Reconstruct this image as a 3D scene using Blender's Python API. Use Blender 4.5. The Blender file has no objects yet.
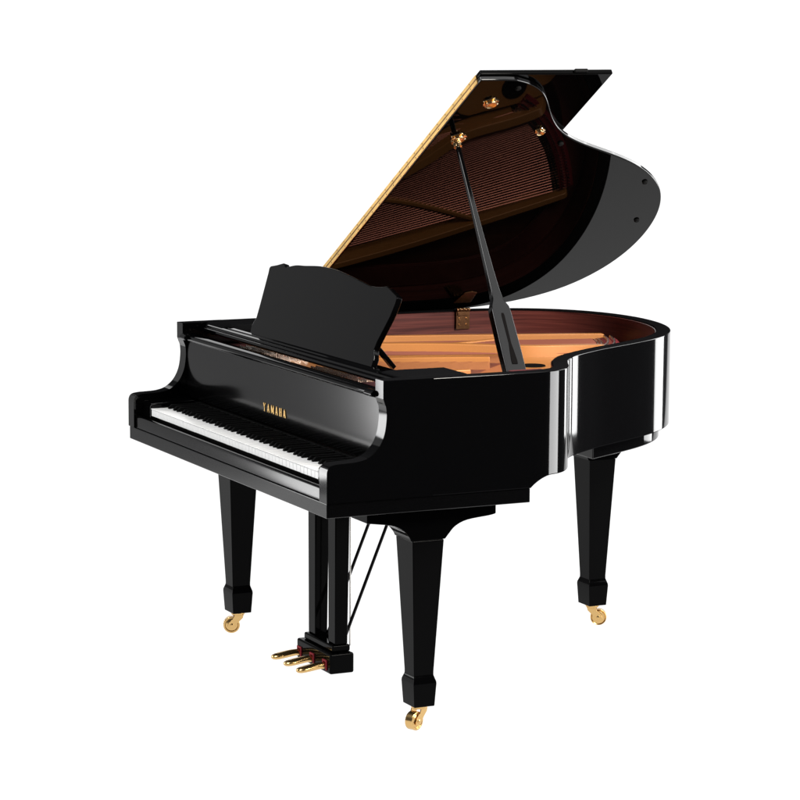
import bpy, bmesh, math, random
from mathutils import Vector, Matrix
random.seed(4)
S = bpy.context.scene
COL = S.collection
rad = math.radians

# ---------------------------------------------------------------- materials
def new_mat(name):
    m = bpy.data.materials.new(name); m.use_nodes = True
    nt = m.node_tree
    return m, nt, nt.nodes['Principled BSDF']
def simple(name, col, rough, metal=0.0, ior=1.45, bump=0.0, scale=200.0, vary=0.0, coat=0.0):
    m, nt, b = new_mat(name)
    b.inputs['Base Color'].default_value = (*col, 1)
    b.inputs['Roughness'].default_value = rough
    b.inputs['Metallic'].default_value = metal
    b.inputs['IOR'].default_value = ior
    b.inputs['Coat Weight'].default_value = coat
    if bump or vary:
        tc = nt.nodes.new('ShaderNodeTexCoord'); n = nt.nodes.new('ShaderNodeTexNoise')
        n.inputs['Scale'].default_value = scale; n.inputs['Detail'].default_value = 4
        nt.links.new(tc.outputs['Object'], n.inputs['Vector'])
        if bump:
            bp = nt.nodes.new('ShaderNodeBump'); bp.inputs['Strength'].default_value = bump
            bp.inputs['Distance'].default_value = 0.001
            nt.links.new(n.outputs['Fac'], bp.inputs['Height']); nt.links.new(bp.outputs['Normal'], b.inputs['Normal'])
        if vary:
            r = nt.nodes.new('ShaderNodeValToRGB')
            r.color_ramp.elements[0].position = .3; r.color_ramp.elements[1].position = .7
            r.color_ramp.elements[0].color = (*[c*(1-vary) for c in col], 1)
            r.color_ramp.elements[1].color = (*[min(1, c*(1+vary)) for c in col], 1)
            nt.links.new(n.outputs['Fac'], r.inputs['Fac']); nt.links.new(r.outputs['Color'], b.inputs['Base Color'])
    return m
def wood(name, dark, light, stretch, scale, rough, ior=1.45):
    m, nt, b = new_mat(name)
    tc = nt.nodes.new('ShaderNodeTexCoord'); mp = nt.nodes.new('ShaderNodeMapping')
    mp.inputs['Scale'].default_value = stretch
    n = nt.nodes.new('ShaderNodeTexNoise'); n.inputs['Scale'].default_value = scale
    n.inputs['Detail'].default_value = 6; n.inputs['Distortion'].default_value = .6
    r = nt.nodes.new('ShaderNodeValToRGB')
    r.color_ramp.elements[0].position = .32; r.color_ramp.elements[0].color = (*dark, 1)
    r.color_ramp.elements[1].position = .68; r.color_ramp.elements[1].color = (*light, 1)
    nt.links.new(tc.outputs['Object'], mp.inputs['Vector']); nt.links.new(mp.outputs['Vector'], n.inputs['Vector'])
    nt.links.new(n.outputs['Fac'], r.inputs['Fac']); nt.links.new(r.outputs['Color'], b.inputs['Base Color'])
    b.inputs['Roughness'].default_value = rough; b.inputs['IOR'].default_value = ior
    return m
LACQUER = simple('black_lacquer', (.0008, .0008, .0009), .035, ior=1.24)
LACQUER_RIM = simple('black_lacquer_rim', (.0006, .0006, .0007), .06, ior=1.42)
LACQUER_LID = simple('black_lacquer_lid', (.0008, .0008, .0008), .02, ior=1.115)
LACQUER_LEG = simple('black_lacquer_leg', (.0008, .0008, .0009), .06, ior=1.11)
LACQUER_NO_REFLECT = simple('unreflecting_black_lacquer', (.006, .006, .0065), .6, ior=1.0)  # same lacquer with reflection taken out, so top faces stay dark
LACQUER_SOFT = simple('black_lacquer_soft', (.0008, .0008, .0009), .13, ior=1.36)
MAHOGANY = wood('mahogany_veneer', (.050, .011, .010), (.150, .038, .030), (1.0, 1.0, 36), 3.6, .35)
SPRUCE = wood('spruce_soundboard', (.055, .016, .010), (.085, .026, .014), (40, 2, 1), 2.0, .4)
PLATE = simple('bronze_painted_iron', (.47, .184, .050), .38, metal=.15, bump=.12, scale=420, vary=.06)
BRASS = simple('polished_brass', (.84, .60, .32), .17, metal=1, bump=.05, scale=60)
BRASS_SATIN = simple('satin_brass', (.78, .50, .17), .34, metal=.85, vary=.12, scale=50)
BRONZE = simple('dark_bronze', (.17, .080, .036), .3, metal=.8, vary=.2, scale=90)
IVORY = simple('white_keytop', (.80, .80, .79), .18, vary=.015, scale=30)
EBONY = simple('black_keytop', (.003, .003, .003), .5, ior=1.12)
FELT_RED = simple('red_felt', (.22, .010, .018), .95, bump=.6, scale=700)
FELT_AND_SHADE = simple('black_felt_and_shade', (.006, .0055, .0055), .95, ior=1.0, bump=.6, scale=700)  # felt of the bridge; also paints the shade in holes and slot
STEEL = simple('steel_pin', (.62, .60, .57), .25, metal=1)
COPPER = simple('copper_wound_string', (.46, .155, .105), .34, metal=.6)
RUBBER = simple('black_rubber', (.006, .006, .006), .8, ior=1.15)
CASTER_BRASS = simple('caster_brass', (.62, .40, .16), .24, metal=1, bump=.05, scale=60)
FELT_DARKRED = simple('dark_red_felt', (.07, .008, .010), .95, bump=.6, scale=700)
BACKLIT_SHEET, _nt, _b = new_mat('white_acrylic')     # translucent white sheet, lit from the other side by added lamps
_nt.nodes.remove(_b)
_d = _nt.nodes.new('ShaderNodeBsdfDiffuse'); _t = _nt.nodes.new('ShaderNodeBsdfTranslucent'); _m = _nt.nodes.new('ShaderNodeMixShader')
for _n in (_d, _t): _n.inputs['Color'].default_value = (.9, .9, .9, 1)
_m.inputs['Fac'].default_value = .93
_nt.links.new(_d.outputs[0], _m.inputs[1]); _nt.links.new(_t.outputs[0], _m.inputs[2])
_nt.links.new(_m.outputs[0], _nt.nodes['Material Output'].inputs['Surface'])

# ---------------------------------------------------------------- helpers
def finish(name, bm, mats, parent=None, bevel=0.0, seg=2, angle=35, smooth=True):
    bmesh.ops.recalc_face_normals(bm, faces=bm.faces)
    me = bpy.data.meshes.new(name); bm.to_mesh(me); bm.free()
    for m in (mats if isinstance(mats, (list, tuple)) else [mats]): me.materials.append(m)
    o = bpy.data.objects.new(name, me); COL.objects.link(o)
    if parent: o.parent = parent
    if smooth:
        for p in me.polygons: p.use_smooth = True
        me.set_sharp_from_angle(angle=rad(angle))
    if bevel:
        b = o.modifiers.new('edge_round', 'BEVEL'); b.width = bevel; b.segments = seg
        b.limit_method = 'ANGLE'; b.angle_limit = rad(angle); b.harden_normals = True
        b.miter_outer = 'MITER_ARC'
    return o
def box(bm, x0, x1, y0, y1, z0, z1, mi=0):
    v = [bm.verts.new((x, y, z)) for x in (x0, x1) for y in (y0, y1) for z in (z0, z1)]
    for q in ((0,1,3,2),(4,6,7,5),(0,4,5,1),(2,3,7,6),(0,2,6,4),(1,5,7,3)):
        f = bm.faces.new([v[i] for i in q]); f.material_index = mi
def prism(bm, poly, fn, a, b, mi=0):
    """extrude 2D poly between depth a and b; fn(p, q, depth) -> xyz"""
    va = [bm.verts.new(fn(p[0], p[1], a)) for p in poly]
    vb = [bm.verts.new(fn(p[0], p[1], b)) for p in poly]
    n = len(poly)
    fs = [bm.faces.new(va[::-1]), bm.faces.new(vb)]
    for i in range(n): fs.append(bm.faces.new((va[i], va[(i+1)%n], vb[(i+1)%n], vb[i])))
    for f in fs: f.material_index = mi
    return va, vb
def loft(bm, secs, mi=0):
    """closed rings -> tube with end caps"""
    rs = [[bm.verts.new(p) for p in s] for s in secs]
    n = len(rs[0])
    bm.faces.new(rs[0][::-1]).material_index = mi
    bm.faces.new(rs[-1]).material_index = mi
    for a, b in zip(rs, rs[1:]):
        for i in range(n): bm.faces.new((a[i], a[(i+1)%n], b[(i+1)%n], b[i])).material_index = mi
def tube(bm, pts, r, n=8, mi=0):
    pts = [Vector(p) for p in pts]; rr = r if isinstance(r, (list, tuple)) else [r]*len(pts)
    secs = []
    for i, p in enumerate(pts):
        t = (pts[min(i+1, len(pts)-1)] - pts[max(i-1, 0)]).normalized()
        u = t.cross(Vector((0, 0, 1)) if abs(t.z) < .9 else Vector((1, 0, 0))).normalized(); w = t.cross(u)
        secs.append([p + rr[i]*(u*math.cos(2*math.pi*k/n) + w*math.sin(2*math.pi*k/n)) for k in range(n)])
    loft(bm, secs, mi)
def catmull(pts, k=6, closed=False):
    P = [Vector(p) for p in pts]; out = []
    n = len(P); rng = range(n if closed else n-1)
    for i in rng:
        g = lambda j: P[j % n] if closed else P[min(max(j, 0), n-1)]
        p0, p1, p2, p3 = g(i-1), g(i), g(i+1), g(i+2)
        for s in range(k):
            t = s/k
            out.append(.5*((2*p1)+(p2-p0)*t+(2*p0-5*p1+4*p2-p3)*t*t+(3*p1-p0-3*p2+p3)*t**3))
    if not closed: out.append(P[-1])
    return out
def bspline(pts, k=6):
    """uniform cubic B-spline with clamped ends (very smooth curvature)"""
    P = [Vector(p) for p in pts]; P = [2*P[0]-P[1]] + P + [2*P[-1]-P[-2]]
    out = []
    for i in range(len(P)-3):
        a, b, c, d = P[i:i+4]
        for s in range(k):
            t = s/k
            out.append(((1-t)**3*a + (3*t**3-6*t*t+4)*b + (-3*t**3+3*t*t+3*t+1)*c + t**3*d)/6)
    a, b, c, d = P[-4:]; out.append((b+4*c+d)/6)
    return out
def offset(path, d):
    out = []
    for i, p in enumerate(path):
        t = (path[min(i+1, len(path)-1)] - path[max(i-1, 0)]).normalized()
        out.append(Vector((p.x - t.y*d, p.y + t.x*d)))
    return out
YZ = lambda x: None
fy = lambda p, q, d: (d, p, q)        # profile in (y, z), extruded along x
fx = lambda p, q, d: (p, d, q)        # profile in (x, z), extruded along y
fz = lambda p, q, d: (p, q, d)        # plan in (x, y), extruded along z

piano = bpy.data.objects.new('grand_piano', None); COL.objects.link(piano)
piano['label'] = 'glossy black baby grand piano with raised lid and open keyboard standing on white floor'
piano['category'] = 'piano'
ROOT = piano

# ---------------------------------------------------------------- rim
W, ZT, ZB = 1.468, .959, .680
RIM = [(1.468,.30),(1.468,.40),(1.468,.50),(1.468,.585),(1.465,.645),(1.447,.697),(1.404,.738),(1.347,.766),(1.284,.796),(1.224,.844),(1.183,.893),
       (1.148,.943),(1.104,1.006),(1.063,1.081),(1.016,1.167),(.966,1.25),(.906,1.328),(.832,1.398),(.75,1.450),
       (.65,1.493),(.545,1.516),(.435,1.523),(.328,1.510),(.222,1.473),(.122,1.403),(.045,1.285),(.010,1.15),
       (0,1.0),(0,.85),(0,.65),(0,.5),(0,.40),(0,.30)]
path = bspline(RIM, 7)
path[0] = Vector((1.468, .30)); path[-1] = Vector((0, .30))
TH = .044
inner = offset(path, TH)
def bottom_z(p):
    s = p.y
    if (p.x > 1.3 or p.x < .1) and s < .665:
        t = max(0, min(1, (s-.592)/.07)); return .649 + (ZB-.649)*math.sin(t*math.pi/2)**.8
    return ZB
bm = bmesh.new()
rows = []
for p, q in zip(path, inner):
    zb = bottom_z(p); c = .0028
    n = (q-p).normalized()
    o1, i1 = p + n*c, q - n*c
    ring = [(p.x,p.y,zb+c),(p.x,p.y,ZT-c),(p.x+n.x*c*.3,p.y+n.y*c*.3,ZT-c*.3),(o1.x,o1.y,ZT),(i1.x,i1.y,ZT),(q.x,q.y,ZT-c),(q.x,q.y,zb),(o1.x,o1.y,zb)]
    rows.append([bm.verts.new(v) for v in ring])
for a, b in zip(rows, rows[1:]):
    for i in range(8):
        f = bm.faces.new((a[i], a[(i+1)%8], b[(i+1)%8], b[i]))
        if i in (2, 3, 4, 6, 7): f.material_index = 1
bm.faces.new(rows[0]); bm.faces.new(rows[-1][::-1])
rim = finish('rim', bm, [LACQUER_RIM, LACQUER_NO_REFLECT], ROOT, angle=50)
m = rim.modifiers.new('wn', 'WEIGHTED_NORMAL'); m.keep_sharp = True
# mahogany veneer on the inside of the rim
bm = bmesh.new(); ia, ib = offset(path, TH+.0004), offset(path, TH+.0022)
sel = [i for i in range(len(path)) if not (path[i].x > 1.3 and path[i].y < .45) and not (path[i].x < .1 and path[i].y < .33)]
rows = []
for i in sel:
    a, b = ia[i], ib[i]
    rows.append([bm.verts.new(v) for v in ((a.x,a.y,.84),(a.x,a.y,ZT-.004),(b.x,b.y,ZT-.005),(b.x,b.y,.84))])
for a, b in zip(rows, rows[1:]):
    for i in range(4): bm.faces.new((a[i], a[(i+1)%4], b[(i+1)%4], b[i]))
finish('inner_veneer', bm, MAHOGANY, rim, angle=50)
# under-frame below the rim: inset board that carries the tail leg
bm = bmesh.new()
und = offset(path, .030)
prism(bm, [(p.x, p.y) for p in und if p.y > 1.0], fz, .640, ZB+.012)
finish('bottom_frame', bm, LACQUER, ROOT, bevel=.003, angle=50)
bm = bmesh.new(); box(bm, .40, .50, .62, 1.47, .590, .6375)
finish('support_beam', bm, LACQUER, ROOT, bevel=.004)

# ---------------------------------------------------------------- arms (curved cheeks at the two ends of the keyboard)
ARM_TOP = catmull([(-.003,.718),(-.002,.734),(.006,.746),(.026,.7505),(.055,.7515),(.085,.7535),(.112,.7605),(.135,.777),(.150,.797),
           (.160,.822),(.1645,.85),(.1655,.872),(.1635,.890),(.159,.902),(.1555,.912)], 4)
prof = [(-.003,.6515)] + [(p.x, p.y) for p in ARM_TOP] + [(.1555, ZT), (.30, ZT), (.30, .649+.0025), (.2975,.6492), (0,.6492)]
prof = [(-.003,.6515)] + [(p.x, p.y) for p in ARM_TOP] + [(.1555, ZT), (.30, ZT), (.30, .6495), (-.003,.6495)]
prof.pop(0)
for x0, x1 in ((1.421, 1.468), (0, .047)):
    bm = bmesh.new(); va, vb = prism(bm, prof, fy, x0, x1)
    bm.edges.ensure_lookup_table()
    es = [e for e in bm.edges if not all(abs(v.co.y-.30) < 1e-6 for v in e.verts) and e.calc_face_angle(0) > rad(40)
          and not (all(abs(v.co.z-.6495) < 1e-6 for v in e.verts))]
    bmesh.ops.recalc_face_normals(bm, faces=bm.faces)
    bmesh.ops.bevel(bm, geom=es, offset=.0032, segments=3, affect='EDGES', profile=.6, clamp_overlap=True)
    bm.normal_update()
    for f in bm.faces:
        if f.normal.z > .9: f.material_index = 1
    a = finish('arm', bm, [LACQUER_RIM, LACQUER_NO_REFLECT], ROOT, angle=45)
    w = a.modifiers.new('wn', 'WEIGHTED_NORMAL'); w.keep_sharp = True

# ---------------------------------------------------------------- key bed, slip, blocks
bm = bmesh.new(); box(bm, .001, 1.462, 0, .591, .610, .6485)
finish('key_bed', bm, LACQUER_SOFT, ROOT, bevel=.0022, seg=3)
bm = bmesh.new()
prism(bm, [(.003,.650),(.003,.679),(.006,.684),(.011,.686),(.018,.685),(.0215,.680),(.0215,.650)], fy, .0485, 1.4195)
finish('key_slip', bm, LACQUER_SOFT, ROOT, bevel=.0012, angle=50)
for x0, x1 in ((.0485, .113), (1.347, 1.4195)):
    bm = bmesh.new(); prism(bm, [(.026,.650),(.026,.722),(.032,.729),(.168,.733),(.168,.650)], fy, x0, x1)
    finish('key_block', bm, LACQUER, ROOT, bevel=.003, seg=3)

# ---------------------------------------------------------------- keyboard: 52 white and 36 black keys
KX0, KX1, KF, KZ = .115, 1.345, .0285, .715
pitch = (KX1-KX0)/52
bm = bmesh.new(); prism(bm, [(.045,.655),(.20,.655),(.20,.728),(.169,.728),(.169,.690),(.045,.690)], fy, KX0, KX1)
kb = finish('keyboard', bm, EBONY, ROOT)
bm = bmesh.new()
prism(bm, [(0,.6925),(0,.7122),(-.002,.7128),(-.0022,.7145),(-.001,KZ),(.138,KZ),(.138,.6925)], fy, -pitch/2+.0006, pitch/2-.0006)
wk = finish('white_key', bm, IVORY, kb, bevel=.0009, seg=2)
bm = bmesh.new()
loft(bm, [[(-.0055,.0,KZ+.0004),(.0055,.0,KZ+.0004),(.0055,.096,KZ+.0004),(-.0055,.096,KZ+.0004)],
          [(-.0052,.0015,KZ+.004),(.0052,.0015,KZ+.004),(.0055,.096,KZ+.004),(-.0055,.096,KZ+.004)],
          [(-.0045,.010,KZ+.0125),(.0045,.010,KZ+.0125),(.0047,.096,KZ+.0125),(-.0047,.096,KZ+.0125)]])
bk = finish('black_key', bm, EBONY, kb, bevel=.0012, seg=2)
letters = 'CDEFGAB'
firstw = firstb = True
for i in range(52):
    x = KX0 + pitch*(i+.5)
    o = wk if firstw else wk.copy()
    if not firstw: COL.objects.link(o); o.parent = kb
    firstw = False
    o.location = (x, KF, random.uniform(-.0002, .0002))
    L = letters[(i+5) % 7]
    if L in 'CDFGA' and i < 51:
        d = {'C': -.0025, 'D': .0025, 'F': -.003, 'G': 0, 'A': .003}[L]
        o = bk if firstb else bk.copy()
        if not firstb: COL.objects.link(o); o.parent = kb
        firstb = False
        o.location = (x + pitch/2 + d, KF+.043, 0)

# ---------------------------------------------------------------- fallboard with gold lettering
bm = bmesh.new()
prism(bm, [(.174,.7345),(.1705,.760),(.169,.80),(.169,.86),(.170,.905),(.190,.905),(.190,.7345)], fy, .0485, 1.4195)
fall = finish('fallboard', bm, LACQUER_SOFT, ROOT, angle=50)
bm = bmesh.new()
prism(bm, [(.158,.912),(.156,.917),(.158,.923),(.165,.9265),(.196,.925),(.196,.9055),(.170,.9055),(.162,.908)], fy, .0485, 1.4195)
finish('fallboard_rail', bm, LACQUER, fall, angle=50)
for xa, xb in ((1.372,1.4192),(.0488,.090)):
    bm = bmesh.new(); prism(bm, [(.146,.912),(.143,.918),(.147,.926),(.156,.9295),(.1635,.9275),(.157,.923),(.1545,.917),(.157,.911)], fy, xa, xb)
    finish('rail_end', bm, LACQUER, fall, bevel=.002)
bm = bmesh.new()
def stroke(a, b, w):
    a, b = Vector(a), Vector(b); t = (b-a).normalized(); n = Vector((-t.y, t.x))*w/2
    prism(bm, [a+n, a-n, b-n, b+n], fx, .1672, .1688)
def glyph(ch, x, z, w, h):
    t, s = .0037, .0018
    P = lambda u, v: (x+u*w, z+v*h)
    if ch == 'Y': stroke(P(.5,.48),P(.06,1),t); stroke(P(.5,.48),P(.94,1),s); stroke(P(.5,0),P(.5,.5),t)
    if ch == 'A': stroke(P(0.02,0),P(.47,1),s); stroke(P(.97,0),P(.5,1),t); stroke(P(.18,.30),P(.8,.30),s)
    if ch == 'M': stroke(P(.03,0),P(.03,1),s); stroke(P(.05,1),P(.5,.15),t); stroke(P(.5,.15),P(.95,1),s); stroke(P(.95,0),P(.95,1),t)
    if ch == 'H': stroke(P(.08,0),P(.08,1),t); stroke(P(.92,0),P(.92,1),t); stroke(P(.08,.5),P(.92,.5),s)
x = .648
for ch in 'YAMAHA':
    w = .0165 if ch == 'M' else .0135
    glyph(ch, x, .7715, w, .0235); x += w + .0145
finish('lettering', bm, BRASS_SATIN, fall, smooth=False)

# ---------------------------------------------------------------- music shelf and desk
bm = bmesh.new()
prism(bm, [(.212,.934),(.210,.940),(.212,.9455),(.222,.947),(.224,.953),(.234,.9545),(.238,.950),(.246,.950),(.249,.9545),(.262,.955),(.268,.944),(.330,.944),(.330,.932),(.222,.930)], fy, .074, 1.392)
shelf = finish('music_shelf', bm, LACQUER, ROOT, bevel=.001, angle=50)
for xa, xb in ((1.290, 1.4205), (.0475, .165)):
    bm = bmesh.new()
    prism(bm, [(.232,.9305),(.228,.944),(.234,.9575),(.25,.9605),(.415,.9605),(.430,.9545),(.430,.9305)], fy, xa, xb)
    finish('shelf_rail', bm, LACQUER_NO_REFLECT, shelf, bevel=.0025, seg=3)
tilt = rad(19)
def desk_pt(a, h, d):   # a = x, h = distance up the slope, d = behind the face
    return (a, .272 + h*math.sin(tilt) + d*math.cos(tilt), .945 + h*math.cos(tilt) - d*math.sin(tilt))
top = catmull([(.402,.2205),(.46,.232),(.525,.2365),(.59,.242),(.644,.2445),(.74,.2435),(.852,.234),(.949,.2235),(.995,.2195),(1.04,.2215)], 4)
DESK = [(.292,.001),(.288,.03),(.302,.055),(.300,.085),(.295,.13),(.288,.19),(.284,.208),(.291,.214),(.334,.2215),(.374,.2305),(.384,.229),(.394,.2215)] \
     + [(p.x, p.y) for p in top] + [(1.055,.2235),(1.083,.2275),(1.092,.227),(1.160,.2085),(1.166,.203),(1.167,.188),(1.160,.15),(1.146,.115),(1.130,.075),(1.126,.052),(1.142,.030),(1.143,.002)]
bm = bmesh.new(); prism(bm, DESK, desk_pt, 0, .017)
desk = finish('music_desk', bm, LACQUER, ROOT, bevel=.0025, seg=3, angle=40)
for x in (.42, 1.105):
    bm = bmesh.new(); a, b = Vector(desk_pt(x, .060, .019)), Vector((x, .358, .940))
    n = Vector((1,0,0))*.011; u = (b-a).normalized().cross(Vector((1,0,0)))*.006
    loft(bm, [[p+n+u, p-n+u, p-n-u, p+n-u] for p in (a, b)])
    finish('desk_stay', bm, LACQUER, desk, bevel=.002)
for x in (.36, .73, 1.08):
    bm = bmesh.new(); box(bm, x-.018, x+.018, .2635, .2705, .9445, .951)
    finish('desk_hinge', bm, BRASS, desk, bevel=.002)

# ---------------------------------------------------------------- inside: soundboard, iron plate, strings
inn = offset(path, TH+.004)
plan = [(p.x, p.y) for p in inn if p.y > .34]
bm = bmesh.new(); prism(bm, plan, fz, .838, .846)
finish('soundboard', bm, SPRUCE, ROOT)
def seg_strip(pts, w):
    P = [Vector(p) for p in pts]; a = offset(P, w/2); b = offset(P, -w/2)
    return [(p.x, p.y) for p in a] + [(p.x, p.y) for p in b[::-1]]
bm = bmesh.new()
pi2 = [p for p in offset(path, TH+.006)]
# bass/tail flange: ring between the rim and the string opening
ring_out = [p for p in pi2 if (p.y > .36)]
def ring_section(bm, out, w, z0, z1):
    ins = offset(out, w)
    rows = [[bm.verts.new(v) for v in ((p.x,p.y,z0),(p.x,p.y,z1),(q.x,q.y,z1),(q.x,q.y,z0))] for p, q in zip(out, ins)]
    for a, b in zip(rows, rows[1:]):
        for i in range(4): bm.faces.new((a[i], a[(i+1)%4], b[(i+1)%4], b[i]))
    bm.faces.new(rows[0]); bm.faces.new(rows[-1][::-1])
# pin block web across the front
prism(bm, [(.05,.205),(1.418,.205),(1.418,.43),(1.30,.470),(.60,.480),(.05,.45)], fz, .868, .8845)
# solid web on the treble side
WEB = catmull([(1.40,.44),(1.28,.50),(1.10,.60),(.92,.72),(.78,.86),(.68,.985),(.688,1.06),(.712,1.16),(.738,1.235),(.765,1.285),(.83,1.30),(.90,1.235),(.955,1.145),(1.0,1.06),(1.045,.975),(1.10,.90),(1.17,.83),(1.27,.765),(1.36,.70),(1.405,.62)], 3, True)
prism(bm, [(p.x, p.y) for p in WEB], fz, .864, .8865)
_ring = bmesh.new(); ring_section(_ring, ring_out, .075, .862, .8765)
plate = finish('iron_plate', bm, PLATE, ROOT, bevel=.003, angle=40)
finish('shaded_flange', _ring, MAHOGANY, plate, bevel=.003, angle=40)  # plate flange in dark mahogany, painting the shade under the lid
def strut(pts, w, z0, z1, taper_end=True):
    P = bspline(pts, 6); a = offset(P, w/2); b = offset(P, -w/2); bm = bmesh.new(); rows = []
    n = len(P)
    for i in range(n):
        f = min(1, (n-1-i)/(n*.10)) if taper_end else 1
        z = z0 + (z1-z0)*(.12+.88*math.sin(f*math.pi/2))
        p, q = a[i], b[i]
        rows.append([bm.verts.new(v) for v in ((p.x,p.y,z0),(p.x*.8+q.x*.2,p.y*.8+q.y*.2,z),(p.x*.2+q.x*.8,p.y*.2+q.y*.8,z),(q.x,q.y,z0))])
    for r, s in zip(rows, rows[1:]):
        for i in range(4): bm.faces.new((r[i], r[(i+1)%4], s[(i+1)%4], s[i]))
    bm.faces.new(rows[0]); bm.faces.new(rows[-1][::-1])
    return finish('plate_strut', bm, PLATE, plate, bevel=.003, angle=40)
strut([(.10,.44),(.16,.70),(.225,.93),(.275,1.08),(.335,1.26),(.385,1.41),(.40,1.44)], .034, .852, .908)
strut([(.34,.45),(.40,.64),(.47,.80),(.545,.915),(.612,.980),(.640,1.06),(.662,1.15),(.694,1.235),(.72,1.275)], .052, .862, .916)
strut([(.40,.50),(.392,.80),(.352,.96),(.305,1.12)], .020, .880, .899, False)
strut([(.60,.46),(.66,.62),(.70,.74),(.745,.84)], .03, .866, .904, False)
strut([(.95,.46),(.96,.55),(.97,.66)], .03, .866, .904, False)
# raised black discs paint the shade of round holes in the web
for cx, cy, r in ((.775,1.145,.034), (.86,.92,.03)):
    bm = bmesh.new(); secs = []
    for rr, z in ((r*1.25,.8868),(r*1.2,.8895),(r*.95,.8895),(r*.85,.8872)):
        secs.append([(cx+rr*math.cos(k*math.pi/14), cy+rr*math.sin(k*math.pi/14), z) for k in range(28)])
    loft(bm, secs)
    finish('hole_shade_disc', bm, FELT_AND_SHADE, plate)
# tail bridge with felt and hitch pins
BR = bspline([(.690,1.160),(.672,1.192),(.634,1.240),(.572,1.294),(.489,1.343),(.400,1.376)], 8)
bm = bmesh.new(); prism(bm, seg_strip(BR, .040), fz, .846, .8895)
bridge = finish('bridge', bm, FELT_AND_SHADE, ROOT, bevel=.003)
RB = offset(BR, -.048)
bm = bmesh.new(); prism(bm, seg_strip(RB, .046), fz, .860, .8965)
finish('string_felt', bm, FELT_RED, bridge)
bm = bmesh.new()
for off, h in ((-.016, .897), (-.005, .895), (-.036, .906), (-.056, .905)):
    for p in bspline([tuple(v) for v in offset(BR, off)][::3], 3):
        box(bm, p.x-.0022, p.x+.0022, p.y-.0022, p.y+.0022, .878, h)
pins = finish('hitch_pins', bm, STEEL, bridge, smooth=False); pins['kind'] = 'stuff'
# tuning pins
bm = bmesh.new()
for j, y in enumerate((.262,.280,.300,.322,.352,.376)):
    n = 62
    for i in range(n):
        x = .25 + (1.01-.25)*(i+.5*(j%2))/n
        if .485 < x < .765: continue
        tube(bm, [(x,y,.884),(x-.001,y-.002,.910)], .0030, 6)
tp = finish('tuning_pins', bm, STEEL, plate); tp['kind'] = 'stuff'
for xa, xb, ya, yb, zt in ((.06,.235,.215,.37,.892),(1.02,1.40,.215,.37,.892),(.13,.435,.395,.425,.890),(.505,.83,.395,.425,.890),(.89,1.32,.395,.425,.890)):
    bm = bmesh.new(); box(bm, xa, xb, ya, yb, .8848, zt); finish('front_felt', bm, FELT_DARKRED, plate)
# strings
bm = bmesh.new()
def string(a, b, r): tube(bm, [a, b], r, 4)
ns = 46
for i in range(ns):           # bass and tenor strings over the tail bridge
    t = i/(ns-1); k = t*(len(BR)-1); p = BR[len(BR)-1-int(k)]
    q = RB[len(RB)-1-int(k)]
    k0 = len(BR)-1-k; j = min(int(k0), len(BR)-2); p = BR[j].lerp(BR[j+1], k0-j); q = RB[j].lerp(RB[j+1], k0-j)
    x0 = .135 + .30*t; r = .0016 - .0008*min(1, t*1.6)
    string((x0,.40,.8925), (p.x,p.y,.8925), r); string((p.x,p.y,.8925), (q.x,q.y,.8985), .0005)
for i in range(44):           # treble strings
    t = i/43; x0 = .62 + .68*t
    string((x0,.41,.8925), (x0+.03-.02*t, 1.0-.50*t, .8905), .00045)
for xa, xb in ((.25,.47),(.78,1.0)):
    for i in range(24):
        x = xa + (xb-xa)*i/23; string((x,.27+.1*((i*7)%5)/5,.9), (x+.004,.41,.8925), .0005)
st = finish('strings', bm, COPPER, ROOT); st['kind'] = 'stuff'

# ---------------------------------------------------------------- lid
TL = rad(31.0); CS, SN = math.cos(TL), math.sin(TL); LZ = .9605
def lp(u, y, n): return (u*CS - n*SN, y, LZ + u*SN + n*CS)
YF = .530
LID = [(1.479,.640),(1.464,.680),(1.440,.722),(1.404,.759),(1.358,.792),(1.300,.827),(1.236,.870),(1.180,.920),(1.131,.983),(1.086,1.065),
       (1.038,1.162),(.978,1.264),(.906,1.355),(.825,1.427),(.740,1.477),(.643,1.514),(.540,1.535),(.438,1.541),(.330,1.530),(.219,1.493),
       (.112,1.418),(.040,1.290),(.006,1.15),(-.004,1.02)]
LP = [(1.481,YF),(1.481,.565),(1.481,.605)] + [(p.x, p.y) for p in bspline(LID, 4)] + [(-.005,.9),(-.005,YF)]
bm = bmesh.new(); prism(bm, LP, lp, -.006, .008)
for f in bm.faces:
    if len(f.verts) == 4: f.material_index = 1
lid = finish('lid', bm, [LACQUER_LID, LACQUER_RIM], ROOT, bevel=.0035, seg=3, angle=45)
bm = bmesh.new(); prism(bm, [(-.004,YF+.001),(1.486,YF+.001),(1.486,.935),(-.004,.935)], lp, .009, .0235)
flap = finish('lid_front_flap', bm, LACQUER_LID, ROOT, bevel=.0035, seg=3)
def strip(name, n0, n1, par):
    bm = bmesh.new(); prism(bm, [(-.003,YF-.0022),(1.462,YF-.0022),(1.462,YF-.0002),(-.003,YF-.0002)], lp, n0, n1)
    return finish(name, bm, BRASS_SATIN, par)
strip('hinge_leaf', -.0035, .0065, lid); strip('hinge_leaf', .0105, .0205, flap)
bm = bmesh.new(); tube(bm, [lp(-.003,YF-.001,.0085), lp(1.462,YF-.001,.0085)], .0016, 8)
finish('hinge_pin', bm, BRONZE, lid)
scr = None
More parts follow.
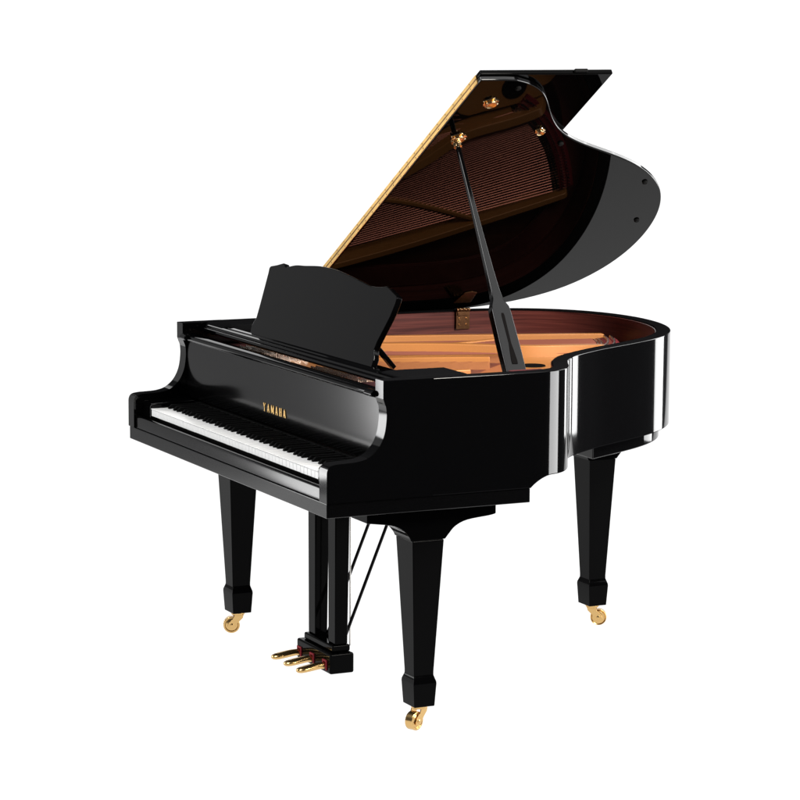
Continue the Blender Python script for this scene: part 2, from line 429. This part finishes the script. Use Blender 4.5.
for i in range(26):
    for n, par in ((.0015, lid), (.0155, flap)):
        if scr is None:
            bm = bmesh.new(); prism(bm, [(.002*math.cos(a*math.pi/3), .002*math.sin(a*math.pi/3)) for a in range(6)], fx, -.0027, -.0021)
            scr = o = finish('hinge_screw', bm, BRONZE, par)
        else:
            o = scr.copy(); COL.objects.link(o); o.parent = par
        o.location = lp(.04 + 1.38*i/25, YF, n); o.rotation_euler = (0, -TL, 0)
bm = bmesh.new(); prism(bm, [(1.4865,.815),(1.495,.815),(1.495,.855),(1.4865,.855)], lp, .012, .021)
finish('lid_catch', bm, RUBBER, flap, bevel=.002)
def cup(u, y, r):
    bm = bmesh.new(); secs = []
    for k, (rr, n) in enumerate(((1.15,-.0012),(1.1,-.0035),(.72,-.005),(.66,-.007),(.95,-.010),(.82,-.012),(.45,-.010))):
        secs.append([lp(u + rr*r*(1+.10*math.cos(5*a*math.pi/15)*(k in (0,1,4)))*math.cos(a*math.pi/15), y + rr*r*(1+.10*math.cos(5*a*math.pi/15)*(k in (0,1,4)))*math.sin(a*math.pi/15), n-.005) for a in range(30)])
    loft(bm, secs); return finish('lid_cup', bm, BRASS, lid, angle=40)
cup(1.165,.601,.019); cup(1.362,.612,.019); cup(1.196,.842,.013)
for u, y in ((.865,1.352),(.61,1.455),(1.118,.945),(1.44,.66)):
    bm = bmesh.new()
    loft(bm, [[lp(u+r*math.cos(a*math.pi/8), y+r*math.sin(a*math.pi/8), n-.005) for a in range(16)] for r, n in ((.0085,-.0012),(.0085,-.005),(.006,-.0075))])
    finish('lid_bumper', bm, RUBBER, lid)
# two hinges along the straight bass side
for yh in (1.075, .60):
    bm = bmesh.new(); y0, y1 = yh, yh+.048
    hx = max(p.x for p in offset(path, TH+.0022) if p.x < .3 and y0 <= p.y <= y1+.02) - .0468
    box(bm, .0468, .0498, y0, y1, .900, .957)
    for k in range(5):
        tube(bm, [(.050, y0+.0005+k*.0095, .962), (.050, y0+.009+k*.0095, .962)], .0062, 10)
    box(bm, .045, .054, y0+.004, y1-.004, .944, .9565)
    for v in bm.verts: v.co.x += hx
    hg = finish('lid_hinge', bm, BRONZE, ROOT, bevel=.001)
    bm = bmesh.new()
    prism(bm, [(.058,y0-.006),(.13,y0+.002),(.14,(y0+y1)/2),(.13,y1-.002),(.058,y1+.006)], lp, -.0092, -.0063)
    finish('hinge_wing', bm, BRONZE, hg, bevel=.001)
    ends = [((.0496+hx,yy,z),(.0515+hx,yy,z)) for yy in (y0+.011, y1-.011) for z in (.914, .934)]
    ends += [((.0565+hx,y0+.008+.014*k,.9655),(.0565+hx,y0+.013+.014*k,.9655)) for k in range(3)]
    for a, b in ends:
        bm = bmesh.new(); tube(bm, [a, b], .0034, 10); finish('hinge_screw', bm, BRASS, hg)

# ---------------------------------------------------------------- lid prop
SGN = -1
A = Vector((1.398,.578,.938)); B = Vector(lp(1.150,.601,-.012))
ax = (B-A).normalized(); wy = (Vector((0,1,0)) - ax*ax.y).normalized(); nn = ax.cross(wy)
def ps(t, w, h):
    c = A + (B-A)*t
    return [c + wy*w + nn*h, c - wy*w + nn*h, c - wy*w - nn*h, c + wy*w - nn*h]
bm = bmesh.new()
loft(bm, [ps(t, w, h) for t, w, h in ((0,.030,.013),(.10,.030,.0135),(.26,.028,.014),(.285,.0265,.0135),(.315,.0165,.0105),(.36,.0130,.0095),(.45,.0105,.0085),(.6,.0082,.0075),(.8,.0062,.0065),(1,.0055,.006))])
prop = finish('lid_prop', bm, LACQUER_SOFT, ROOT, bevel=.003, seg=3)
bm = bmesh.new()
if True:
    sgn = SGN
    loft(bm, [[A+(B-A)*t + wy*w + nn*sgn*.0138, A+(B-A)*t - wy*w + nn*sgn*.0138, A+(B-A)*t - wy*w + nn*sgn*.0148, A+(B-A)*t + wy*w + nn*sgn*.0148] for t, w in ((.045,.008),(.06,.0085),(.10,.006),(.13,.0035),(.245,.0045),(.255,.003))])
finish('slot_shade_strip', bm, FELT_AND_SHADE, prop)  # raised black strip painted as the shade of a recessed slot
bm = bmesh.new(); box(bm, 1.372, 1.4235, .540, .625, .925, .941)
finish('prop_bracket', bm, BRONZE, prop, bevel=.004)
bm = bmesh.new(); box(bm, 1.38, 1.4235, .628, .665, .93, .956); finish('prop_latch', bm, FELT_DARKRED, prop, bevel=.008, seg=3)
bm = bmesh.new(); box(bm, 1.408, 1.4225, .548, .630, .9415, .9600)
finish('prop_felt', bm, FELT_DARKRED, prop, bevel=.004)
bm = bmesh.new()
loft(bm, [[B - ax*d + (wy*math.cos(a*math.pi/12) + nn*math.sin(a*math.pi/12))*r for a in range(24)] for d, r in ((.018,.0085),(.017,.0115),(.012,.012),(.010,.010),(.004,.011),(.002,.015),(-.002,.016),(-.004,.012))])
finish('prop_ferrule', bm, BRASS, prop, angle=40)

# ---------------------------------------------------------------- legs and casters
def make_leg(cx, cy, ztop, prof_up, cast_dir):
    def ring(hx, hy, z): return [(cx-hx,cy-hy,z),(cx+hx,cy-hy,z),(cx+hx,cy+hy,z),(cx-hx,cy+hy,z)]
    bm = bmesh.new()
    loft(bm, [ring(.0355,.0300,.066), ring(.0390,.0340,.128), ring(.0385,.0335,.134), ring(.0305,.0290,.150), ring(.0300,.0292,.160), ring(.0515,.0460,ztop)])
    prism(bm, [(cy+a, z) for a, z in prof_up], fy, cx-.0512, cx+.0512)
    leg = finish('leg', bm, LACQUER_LEG, ROOT, bevel=.0032, seg=3, angle=22)
    d = Vector((math.cos(cast_dir), math.sin(cast_dir), 0)); s = Vector((-d.y, d.x, 0)); c0 = Vector((cx, cy, 0))
    R = .0255; wc = c0 + d*.020 + Vector((0,0,R))
    bm = bmesh.new()
    def wheel_ring(r, off): return [wc + s*off + (d*math.cos(k*math.pi/18) + Vector((0,0,1))*math.sin(k*math.pi/18))*r for k in range(36)]
    loft(bm, [wheel_ring(.009,-.0128), wheel_ring(R*.80,-.0120), wheel_ring(R*.74,-.0092), wheel_ring(R*.95,-.0120), wheel_ring(R,-.0108), wheel_ring(R,.0108), wheel_ring(R*.95,.0120), wheel_ring(R*.80,.0120), wheel_ring(R*.74,.0092), wheel_ring(.009,.0128)])
    for sg in (1, -1):       # fork cheeks: flat curved plates
        pl = [(-.017,.0585),(.010,.0585),(.016,.046),(.0285,.034),(.034,.022),(.030,.016),(.020,.012),(.010,.018),(.006,.027),(-.004,.038),(-.014,.048)]
        prism(bm, pl, lambda p, q, e: c0 + d*p + s*e + Vector((0,0,q)), sg*.0142, sg*.0172)
        loft(bm, [[wc + s*sg*o + (d*math.cos(k*math.pi/6) + Vector((0,0,1))*math.sin(k*math.pi/6))*r for k in range(12)] for o, r in ((.012,.006),(.0185,.006),(.0195,.004))])
    loft(bm, [[c0 + (d*math.cos(k*math.pi/12) + s*math.sin(k*math.pi/12))*r + Vector((0,0,z)) for k in range(24)] for r, z in ((.016,.055),(.0205,.057),(.0215,.0625),(.019,.0657))])
    finish('caster', bm, CASTER_BRASS, leg, bevel=.0008, angle=35)
    return leg
SC = [(0,.518)]
def scroll(front, back, ztop, zj):
    f = catmull([(-.050,zj),(-.056,zj+.012),(-.075,zj+.032),(-.105,zj+.046),(-front+.03,zj+.053),(-front,zj+.057)], 4)
    b = catmull([(back,zj+.057),(back-.02,zj+.053),(.115,zj+.046),(.080,zj+.032),(.060,zj+.012),(.050,zj)], 4)
    return [(p.x,p.y) for p in f] + [(-front,ztop),(back,ztop)] + [(p.x,p.y) for p in b]
make_leg(1.360,.316,.520, scroll(.178,.200,.6095,.5205), rad(296))
make_leg(.100,.312,.520, scroll(.178,.200,.6095,.5205), rad(250))
make_leg(.452,1.363,.530, scroll(.12,.10,.5895,.5305), rad(60))

# ---------------------------------------------------------------- pedal lyre
bm = bmesh.new()
box(bm, .614, .852, .285, .360, .035, .094)
lyre = finish('pedal_lyre', bm, LACQUER_LEG, ROOT, bevel=.006, seg=3)
bm = bmesh.new(); box(bm, .632, .834, .300, .356, .0942, .114); finish('lyre_plinth', bm, LACQUER_LEG, lyre, bevel=.005, seg=3)
for x in (.640, .780):
    bm = bmesh.new(); loft(bm, [[(x+a,y0,z),(x+b,y0,z),(x+b,y1,z),(x+a,y1,z)] for a, b, y0, y1, z in ((0,.048,.311,.350,.1142),(-.001,.052,.309,.356,.6095))])
    finish('lyre_post', bm, LACQUER_LEG, lyre, bevel=.003, seg=3)
for x in (.637, .727, .817):
    bm = bmesh.new(); secs = []
    for y, hw, hz, z in ((.292,.0095,.0090,.0560),(.272,.0102,.0098,.0565),(.260,.0115,.0102,.0558),(.248,.0140,.0104,.0545),(.232,.0172,.0100,.0525),(.218,.0182,.0095,.0508),(.208,.0165,.0086,.0497),(.2005,.012,.0066,.0490),(.1970,.006,.0035,.0487)):
        secs.append([(x + hw*math.cos(k*math.pi/8), y, z + hz*math.sin(k*math.pi/8)) for k in range(16)])
    loft(bm, secs); finish('pedal', bm, CASTER_BRASS, lyre, angle=60)
for x in (.637, .727, .817):
    bm = bmesh.new()
    prism(bm, [(x-.0135,.044),(x-.0095,.044),(x-.0095,.068),(x+.0095,.068),(x+.0095,.044),(x+.0135,.044),(x+.0135,.073),(x-.0135,.073)], fx, .2815, .2848)
    finish('pedal_felt', bm, FELT_RED, lyre)
for x in (.690, .800):
    bm = bmesh.new(); tube(bm, [(x,.345,.105),(x,.565,.637)], .0048, 10); finish('lyre_brace', bm, LACQUER, lyre)
bm = bmesh.new(); tube(bm, [(.792,.374,.10),(.792,.374,.645)], .0022, 8); finish('pedal_rod', bm, STEEL, lyre)

# ---------------------------------------------------------------- camera (solved from the photograph)
CAM = Vector((7.81797, -2.85059, 1.90872))
az, el, roll = rad(64.3142), rad(8.2683), rad(.3227)
d = Vector((math.sin(az)*math.cos(el), -math.cos(az)*math.cos(el), math.sin(el)))
F = -d; Rt = F.cross(Vector((0,0,1))).normalized(); Up = Rt.cross(F)
R2 = Rt*math.cos(roll) + Up*math.sin(roll); U2 = -Rt*math.sin(roll) + Up*math.cos(roll)
cam = bpy.data.cameras.new('camera'); co = bpy.data.objects.new('camera', cam); COL.objects.link(co)
M = Matrix((R2, U2, -F)).transposed().to_4x4(); M.translation = CAM
co.matrix_world = M
cam.sensor_width = 36; cam.lens = 2762.99/800*36; cam.shift_y = 8.646/800
cam.clip_end = 200; cam.clip_start = .1
S.camera = co

# ---------------------------------------------------------------- backlit white acrylic: floor sheet and rising backdrop
g = Vector((CAM.x, CAM.y, 0)); fw = Vector((F.x, F.y, 0)).normalized(); rt = Vector((fw.y, -fw.x, 0))
HW, D0, D1 = 3.1, 6.1, 12.0
def sheet(name, prof):
    bm = bmesh.new()
    rows = [[bm.verts.new(g + fw*a + rt*r + Vector((0,0,z))) for r in (-HW, 0, HW)] for a, z in prof]
    for a, b in zip(rows, rows[1:]):
        for i in range(2): bm.faces.new((a[i], a[i+1], b[i+1], b[i]))
    o = finish(name, bm, BACKLIT_SHEET, None, angle=80); o['kind'] = 'structure'
    return o
fl = sheet('floor', [(D0,0),(8,0),(10,0),(D1,0)])
RR = 1.2
wl = sheet('backdrop', [(D1 + RR*math.sin(k*math.pi/24), RR - RR*math.cos(k*math.pi/24)) for k in range(13)] + [(D1+RR, 2.0),(D1+RR, 3.2)])
for o, l in ((fl, 'seamless white studio floor'), (wl, 'plain white studio backdrop curving up behind the piano')):
    o['label'] = l; o['category'] = 'floor' if o is fl else 'backdrop'

# ---------------------------------------------------------------- studio lamps and added fills
def area(name, loc, target, sx, sy, power, col=(1,1,1), spread=180):
    L = bpy.data.lights.new(name, 'AREA'); L.shape = 'RECTANGLE'; L.size = sx; L.size_y = sy; L.energy = power; L.color = col
    L.spread = rad(spread)
    o = bpy.data.objects.new(name, L); COL.objects.link(o); o.location = loc
    o.rotation_euler = (Vector(target)-Vector(loc)).to_track_quat('-Z', 'Y').to_euler()
    return o
def panel(name, c, nrm, wid, hei, radiance, up=Vector((0,0,1))):
    """rectangular lamp of a given radiance at c, shining along nrm"""
    o = area(name, c, Vector(c)+Vector(nrm), wid, hei, radiance*math.pi*wid*hei)
    return o
def heading(p, deg, dist, z): return (p[0]+dist*math.cos(rad(deg)), p[1]+dist*math.sin(rad(deg)), z)
# added lamps behind both acrylic sheets turn floor and backdrop shadowless white
ang = math.atan2(fw.y, fw.x)
L = area('added_floor_backlight', (0,0,-.2), (0,0,1), D1+RR+.3-D0, 2*HW+.2, 1)
L.location = g + fw*((D0+D1+RR+.3)/2) + Vector((0,0,-.2)); L.rotation_euler = (math.pi, 0, ang)
L.data.energy = 1.24*math.pi*L.data.size*L.data.size_y
L = panel('added_backdrop_backlight', g + fw*(D1+RR+.25) + Vector((0,0,1.5)), -fw, 2*HW+.2, 3.4, 1.24)
c = (2.7,1.9,3.9); panel('added_overhead_fill', c, Vector((1.1,.6,.9))-Vector(c), 2.2, 2.2, 2.3)  # added fill lamp, greys the prop face and lights the interior
c = (1.6,-2.0,3.6); panel('added_keyboard_fill', c, Vector((.8,.1,.75))-Vector(c), 1.6, 1.6, 18)  # lamp added to whiten the key tops
area('key_softbox', (4.6,1.9,3.5), (.5,1.0,.9), 1.3, 1.3, 370, (1,.955,.88))
c = heading((1.46,.64), 65, 3.4, .9); panel('side_softbox', c, Vector((1.2,.8,.8))-Vector(c), 1.5, 1.9, 12)
c = heading((.95,1.3), 112, 3.2, 1.64); panel('side_strip', c, Vector((1.0,1.2,.8))-Vector(c), .80, 3.2, 6.5)
c = heading((1.05,1.1), 90, 3.0, 2.75); panel('added_lid_edge_fill', c, Vector((1.0,1.1,1.5))-Vector(c), 1.7, .9, 6.0)  # added lamp, puts the bright reflection along the lid edge
c = (-1.48,-1.72,.81); panel('front_softbox', c, Vector((1.2,.2,.8))-Vector(c), .95, 1.38, 7.0)
c = (-2.55,-1.75,.95); panel('added_front_fill', c, Vector((.9,.2,.8))-Vector(c), 2.9, 2.8, .30)  # added dim lamp panel whose reflection greys the front faces
wd = bpy.data.worlds.new('World'); S.world = wd; wd.use_nodes = True
wd.node_tree.nodes['Background'].inputs['Color'].default_value = (.05,.05,.053,1)
wd.node_tree.nodes['Background'].inputs['Strength'].default_value = 1.0
S.view_settings.view_transform = 'Standard'; S.view_settings.look = 'None'
S.view_settings.exposure = 0; S.view_settings.gamma = 1
S.cycles.max_bounces = 10
S.cycles.use_denoising = True
